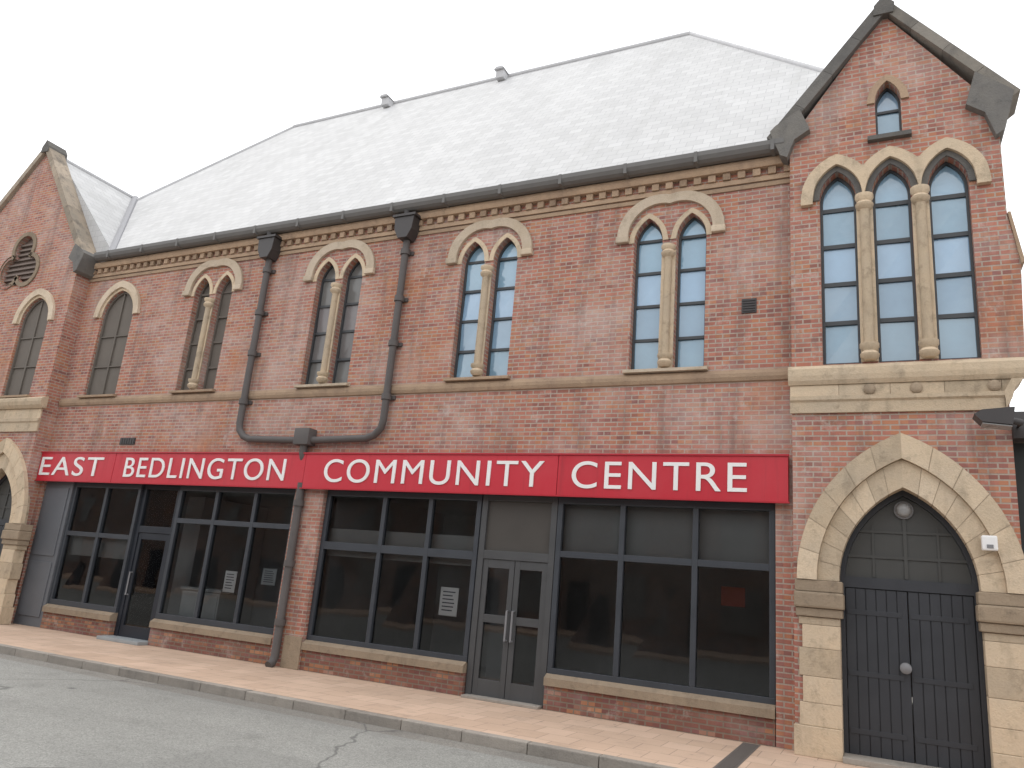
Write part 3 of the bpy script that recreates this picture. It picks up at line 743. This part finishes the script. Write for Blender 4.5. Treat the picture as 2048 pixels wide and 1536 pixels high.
# right shop
sfr = shopfront((-8, 0, 0))
riser(-13.6, -8.86, sfr); glazing(-13.6, -8.86, [-11.7, -10.3], .7, sfr, 3.05, .2, film=(2.95, 3.62))  # pale strip again takes the place of a reflected roofline
riser(-6.84, -2.04, sfr); glazing(-6.84, -2.04, [-5.28, -3.66], .7, sfr, 3.25, .14, film=(3.3, 4.62))
leaf_door(-8.84, -6.86, 3.1, sfr, 2, 'doorframe', 'glass', 'entrance_door', split=1.75, overmat='overdoor')
room(-13.5, -2.1, sfr)
q = MB(); q.box(-8.8, -6.9, -.12, .3, .0, .06, .01); q.build('doorstep', 'kerb', sfr)
# pier base and jamb strip dressing
q = MB(); q.box(-14.2, -13.62, -.04, -.002, 0, .8, .015); q.build('pier_base', 'sill_brown', wall)

# ------------------------------------------------------------------ sign
SG = thing('fascia_sign', 'long red fascia board with white lettering EAST BEDLINGTON COMMUNITY CENTRE above the shopfronts', 'sign', (-13.8, -.2, 4.6))
q = MB(); 
bx = [-25.73, -21.98, -14.25, -6.78, -1.74]
for a, b_ in zip(bx, bx[1:]): q.box(a + .006, b_ - .006, -.2 + random.uniform(-.004, .004), -.015, 4.6, 5.56, .008)
q.build('board', 'red', SG)
q = MB(); q.box(-25.74, -1.72, -.235, -.206, 5.54, 5.58); q.box(-25.74, -1.72, -.235, -.206, 4.58, 4.61); q.build('trim', paint_mat('dark red trim', (.4, .015, .028), .4, .4, .08), SG)
def word(txt, x0, x1, z0, z1):
    cu = bpy.data.curves.new('lettering', 'FONT'); cu.body = txt; cu.size = 1.; cu.extrude = .01; cu.offset = 0.; cu.space_character = 1.12
    o = bpy.data.objects.new('tmp', cu); COL.objects.link(o)
    dg = bpy.context.evaluated_depsgraph_get(); dg.update()
    me = bpy.data.meshes.new_from_object(o.evaluated_get(dg)); bpy.data.objects.remove(o); bpy.data.curves.remove(cu)
    xs = [v.co.x for v in me.vertices]; ys = [v.co.y for v in me.vertices]
    a, b_, c, d = min(xs), max(xs), min(ys), max(ys); org = WL[SG.name]
    for v in me.vertices:
        X = x0 + (v.co.x - a) / (b_ - a) * (x1 - x0); Zz = z0 + (v.co.y - c) / (d - c) * (z1 - z0); Yy = -.214 - v.co.z * 1.2
        v.co = (Vector((X, Yy, Zz)) - org) * K
    me.materials.clear(); me.materials.append(M['white']); me.name = 'lettering'
    o = bpy.data.objects.new('lettering', me); COL.objects.link(o); o.parent = SG
word('EAST', -25.62, -22.5, 4.78, 5.4); word('BEDLINGTON', -21.45, -14.92, 4.78, 5.4); word('COMMUNITY', -13.55, -7.12, 4.78, 5.4); word('CENTRE', -6.42, -2.55, 4.78, 5.4)

# ------------------------------------------------------------------ small fittings
t = thing('bulkhead_lamp', 'round grey bulkhead lamp in the pointed head above the right arched door', 'lamp', (.31, GP + .4, 4.55))
q = MB(); q.lathe((.31, GP + .4, 4.55), (0, -1, 0), [(.17, 0), (.17, .05), (.14, .06)]); q.build('base', 'lead', t, True)
q = MB(); q.lathe((.31, GP + .335, 4.55), (0, -1, 0), [(.14, 0), (.13, .05), (.1, .09), (.05, .11)]); q.build('cover', 'lampglass', t, True)
t = thing('alarm_box', 'small white box fixed to the stone arch right of the arched door', 'alarm box', (1.62, GP - .14, 3.95))
q = MB(); q.box(1.5, 1.74, GP - .3, GP - .142, 3.82, 4.08, .03); q.build('casing', 'white', t)
q = MB(); q.box(1.57, 1.67, GP - .315, GP - .301, 3.86, 3.92, .004); q.build('sounder', 'lead', t)
t = thing('floodlight', 'black floodlight on a bracket below the stone band at the far right corner', 'floodlight', (2.1, GP, 6.1))
q = MB(); q.tube([(2.2, GP + .3, 6.05), (2.2, GP - .5, 6.05), (1.95, GP - .55, 6.1)], .06, 10); q.box(2.125, 2.4, GP - .1, GP + .25, 5.85, 6.35, .02); q.build('bracket', 'iron', t, True)
q = MB(); q.plate([(1.48, 6.16), (1.6, 6.02), (2.05, 5.96), (2.1, 6.28), (1.6, 6.24)], GP - .75, GP - .35); q.build('housing', 'iron', t)
q = MB(); q.plate([(1.6, 6.01), (2.04, 5.95), (2.04, 5.93), (1.6, 5.99)], GP - .72, GP - .38); q.build('lens', 'lampglass', t)

def notice(name, label, x, z, w, h, y, mat, tilt=0, lines=True):
    o = thing(name, label, 'notice', (x, y, z - h / 2))
    q = MB(); q.box(x - w / 2, x + w / 2, y, y + .008, z - h / 2, z + h / 2); q.build('sheet', mat, o)
    if lines:
        q = MB()
        for i in range(6): q.box(x - w * .36, x + w * random.uniform(.15, .38), y - .003, y - .001, z + h * (.34 - i * .13) - h * .02, z + h * (.34 - i * .13) + h * .02)
        q.build('printing', 'ink', o)
    return o
notice('pale_sheet', 'pale paper notice stuck in the window just left of the glazed entrance doors', -9.6, 2.03, .5, .66, .3, 'paper')
notice('pale_sheet', 'pinkish white sheet added for a pale reflection in the left shop window', -16.75, 1.97, .44, .58, .3, 'paper')  # sheet added where the glass shows a pale reflection
notice('pale_sheet', 'dim grey sheet added for a reflection in the left shop window beside the brick pier', -15.35, 2.2, .5, .44, .3, 'pale')  # second added sheet, imitates a greyish reflection
notice('red_card', 'dull red card hanging inside the rightmost shop window', -3.0, 2.7, .5, .4, .9, 'dullred', lines=False)
t = thing('reflection_cabinet', 'low pale grey block added in place of a reflection in the left shop window', 'reflection_cabinet', (-18.1, .9, .02))  # added block, imitates the pale reflection of a parked car
q = MB(); q.box(-18.85, -17.35, .6, 1.3, .12, 1.6, .02); q.build('carcass', 'pale', t)
q = MB(); q.box(-18.92, -17.28, .55, 1.35, 1.61, 1.7, .015); q.build('top', 'pale', t)
q = MB()
for a in (-18.8, -18.07): q.box(a, a + .68, .575, .598, .2, 1.52, .008)
q.build('door', 'pale', t)
for a in (-18.75, -17.5):
    for yy in (.65, 1.15): q = MB(); q.box(a, a + .1, yy, yy + .1, .025, .119); q.build('leg', 'lead', t)

dc = MB(); dc.box(-2.62, -2.3, PAVE_Y + .005, -.02, -.05, .006)
for i in range(40): yy = PAVE_Y + .04 + i * .084; dc.box(-2.58, -2.34, yy, yy + .045, .0061, .012)
tag(dc.build('drain_channel', 'cast', loc=(-2.46, -1.7, 0)), 'dark drain channel crossing the tan pavement near the arched door', 'drain')

# ------------------------------------------------------------------ neighbours
t = thing('neighbour_shop', 'dark rendered low building with overhanging roof beyond the right edge of the hall', 'building', (5.5, 1, 0))
NY = .3
q = MB(); q.plate([(2.2, 0), (9, 0), (9, 5.9), (2.2, 5.9)], NY, 6.4, [[(3.1, .8), (6.0, .8), (6.0, 3.8), (3.1, 3.8)], [(6.6, .05), (8.0, .05), (8.0, 3.8), (6.6, 3.8)]]); q.build('wall', 'dark_render', t)
q = MB(); q.prof_x([(NY - .25, 5.9), (6.7, 5.9), (3.4, 6.6), (NY - .25, 6.05)], 2.2, 9.2); q.build('roof', 'stone_dark', t)
q = MB(); q.plate([(3.102, .802), (5.998, .802), (5.998, 3.798), (3.102, 3.798)], NY + .1, NY + .25, [[(3.25, .95), (4.48, .95), (4.48, 3.65), (3.25, 3.65)], [(4.62, .95), (5.85, .95), (5.85, 3.65), (4.62, 3.65)]]); w_ = q.build('window', 'frame', t)
q = MB(); q.box(3.0, 6.1, NY - .08, NY + .1, .7, .798, .015); q.build('sill', 'sill_brown', w_)
for a in (3.25, 4.62): q = MB(); q.quad([(a, NY + .18, .95), (a + 1.23, NY + .18, .95), (a + 1.23, NY + .18, 3.65), (a, NY + .18, 3.65)]); q.build('pane', 'darkglass', w_)
q = MB(); q.plate([(6.602, .052), (7.998, .052), (7.998, 3.798), (6.602, 3.798)], NY + .1, NY + .22, [[(6.85, 1.5), (7.75, 1.5), (7.75, 3.5), (6.85, 3.5)]]); w_ = q.build('door', 'door', t)
q = MB(); q.quad([(6.85, NY + .16, 1.5), (7.75, NY + .16, 1.5), (7.75, NY + .16, 3.5), (6.85, NY + .16, 3.5)]); q.build('pane', 'darkglass', w_)
# terrace across the street, seen only as reflections in the shop glass
t = thing('terraced_houses', 'row of brick houses across the street, mirrored dimly in the shop glass', 'building', (-13, -30, 0))
q = MB(); q.box(-130, 25, -36, -29, -.2, 8.2); q.build('wall', 'brick_far', t)
q = MB(); q.prof_x([(-28.6, 8.2), (-28.6, 8.35), (-32.5, 11.4), (-36.4, 8.35), (-36.4, 8.2)], -130.2, 25.2); q.build('roof', 'stone_dark', t)
for i in range(22):
    q = MB(); xx = -122 + i * 6.3
    q.box(xx, xx + 1.8, -28.99, -28.9, 4.8, 7.2); q.build('window', 'blind_reflection', t)
    q = MB(); q.box(xx, xx + 2.2, -28.99, -28.9, 1.0, 3.4); q.build('window', 'blind_reflection', t)
    q = MB(); q.box(xx + 3.6, xx + 4.9, -28.99, -28.9, -.1, 2.9); q.build('door', 'navy', t)
q = MB(); q.box(-150, 110, -29, -24.5, -.2, 0); tag(q.build('pavement_opposite', 'paving'), kind='structure')

# ------------------------------------------------------------------ camera
cam = bpy.data.cameras.new('camera'); co = bpy.data.objects.new('camera', cam); COL.objects.link(co); S.camera = co
yaw, pitch, roll, F = -0.46605562, 0.25890534, 0.08793633, 1526.85
f0 = Vector((math.sin(yaw), math.cos(yaw), 0)); r0 = Vector((math.cos(yaw), -math.sin(yaw), 0))
fw = f0 * math.cos(pitch) + Vector((0, 0, 1)) * math.sin(pitch); u = r0.cross(fw)
rr = r0 * math.cos(roll) + u * math.sin(roll); uu = -r0 * math.sin(roll) + u * math.cos(roll)
co.matrix_world = Matrix(((rr.x, uu.x, -fw.x, 0), (rr.y, uu.y, -fw.y, -16.415 * K), (rr.z, uu.z, -fw.z, 2.5 * K), (0, 0, 0, 1)))
cam.sensor_fit = 'HORIZONTAL'; cam.sensor_width = 36; cam.lens = F / 2048 * 36; cam.clip_end = 1500; cam.clip_start = .05

# ------------------------------------------------------------------ light: bright overcast with thin blue gaps
SUN_EL, SUN_AZ = 58, 150       # azimuth from +Y clockwise... sun behind the hall's left shoulder
w = bpy.data.worlds.new('World'); S.world = w; w.use_nodes = True
nt = w.node_tree; nt.nodes.clear(); b = NB(nt)
sky = b.n('ShaderNodeTexSky', sky_type='NISHITA'); sky.sun_disc = False
sun_dir = Vector((-.8, .15, 0)).normalized()
sky.sun_elevation = math.radians(SUN_EL); sky.sun_rotation = math.atan2(sun_dir.x, sun_dir.y)
sky.air_density = 1.; sky.dust_density = 2.; sky.ozone_density = 1.
tc = b.n('ShaderNodeTexCoord'); X, Y, Z = b.xyz(tc.outputs['Generated'])
n = b.noise(b.comb(X, Y, b.math('MULTIPLY', Z, 2.2)), 2.6, 6, .55)
cover = b.ramp(n, .36, .56, .72, 1.)
cloud = b.mix(b.noise(tc.outputs['Generated'], 1.7, 5), (14., 14.2, 14.6), (19., 19., 19.))
col = b.mix(cover, sky.outputs[0], cloud)
bg = b.n('ShaderNodeBackground'); b.l.new(col, bg.inputs[0]); bg.inputs[1].default_value = .1
o = b.n('ShaderNodeOutputWorld'); b.l.new(bg.outputs[0], o.inputs[0])
sl = bpy.data.lights.new('sun', 'SUN'); sl.energy = .9; sl.angle = math.radians(25); sl.color = (1, .96, .9)
so = bpy.data.objects.new('sun', sl); COL.objects.link(so)
dv = Vector((sun_dir.x * math.cos(math.radians(SUN_EL)), sun_dir.y * math.cos(math.radians(SUN_EL)), math.sin(math.radians(SUN_EL))))
so.rotation_euler = dv.to_track_quat('Z', 'Y').to_euler(); so.location = dv * 60
S.view_settings.view_transform = 'Standard'; S.view_settings.look = 'None'; S.view_settings.exposure = .15; S.view_settings.gamma = 1
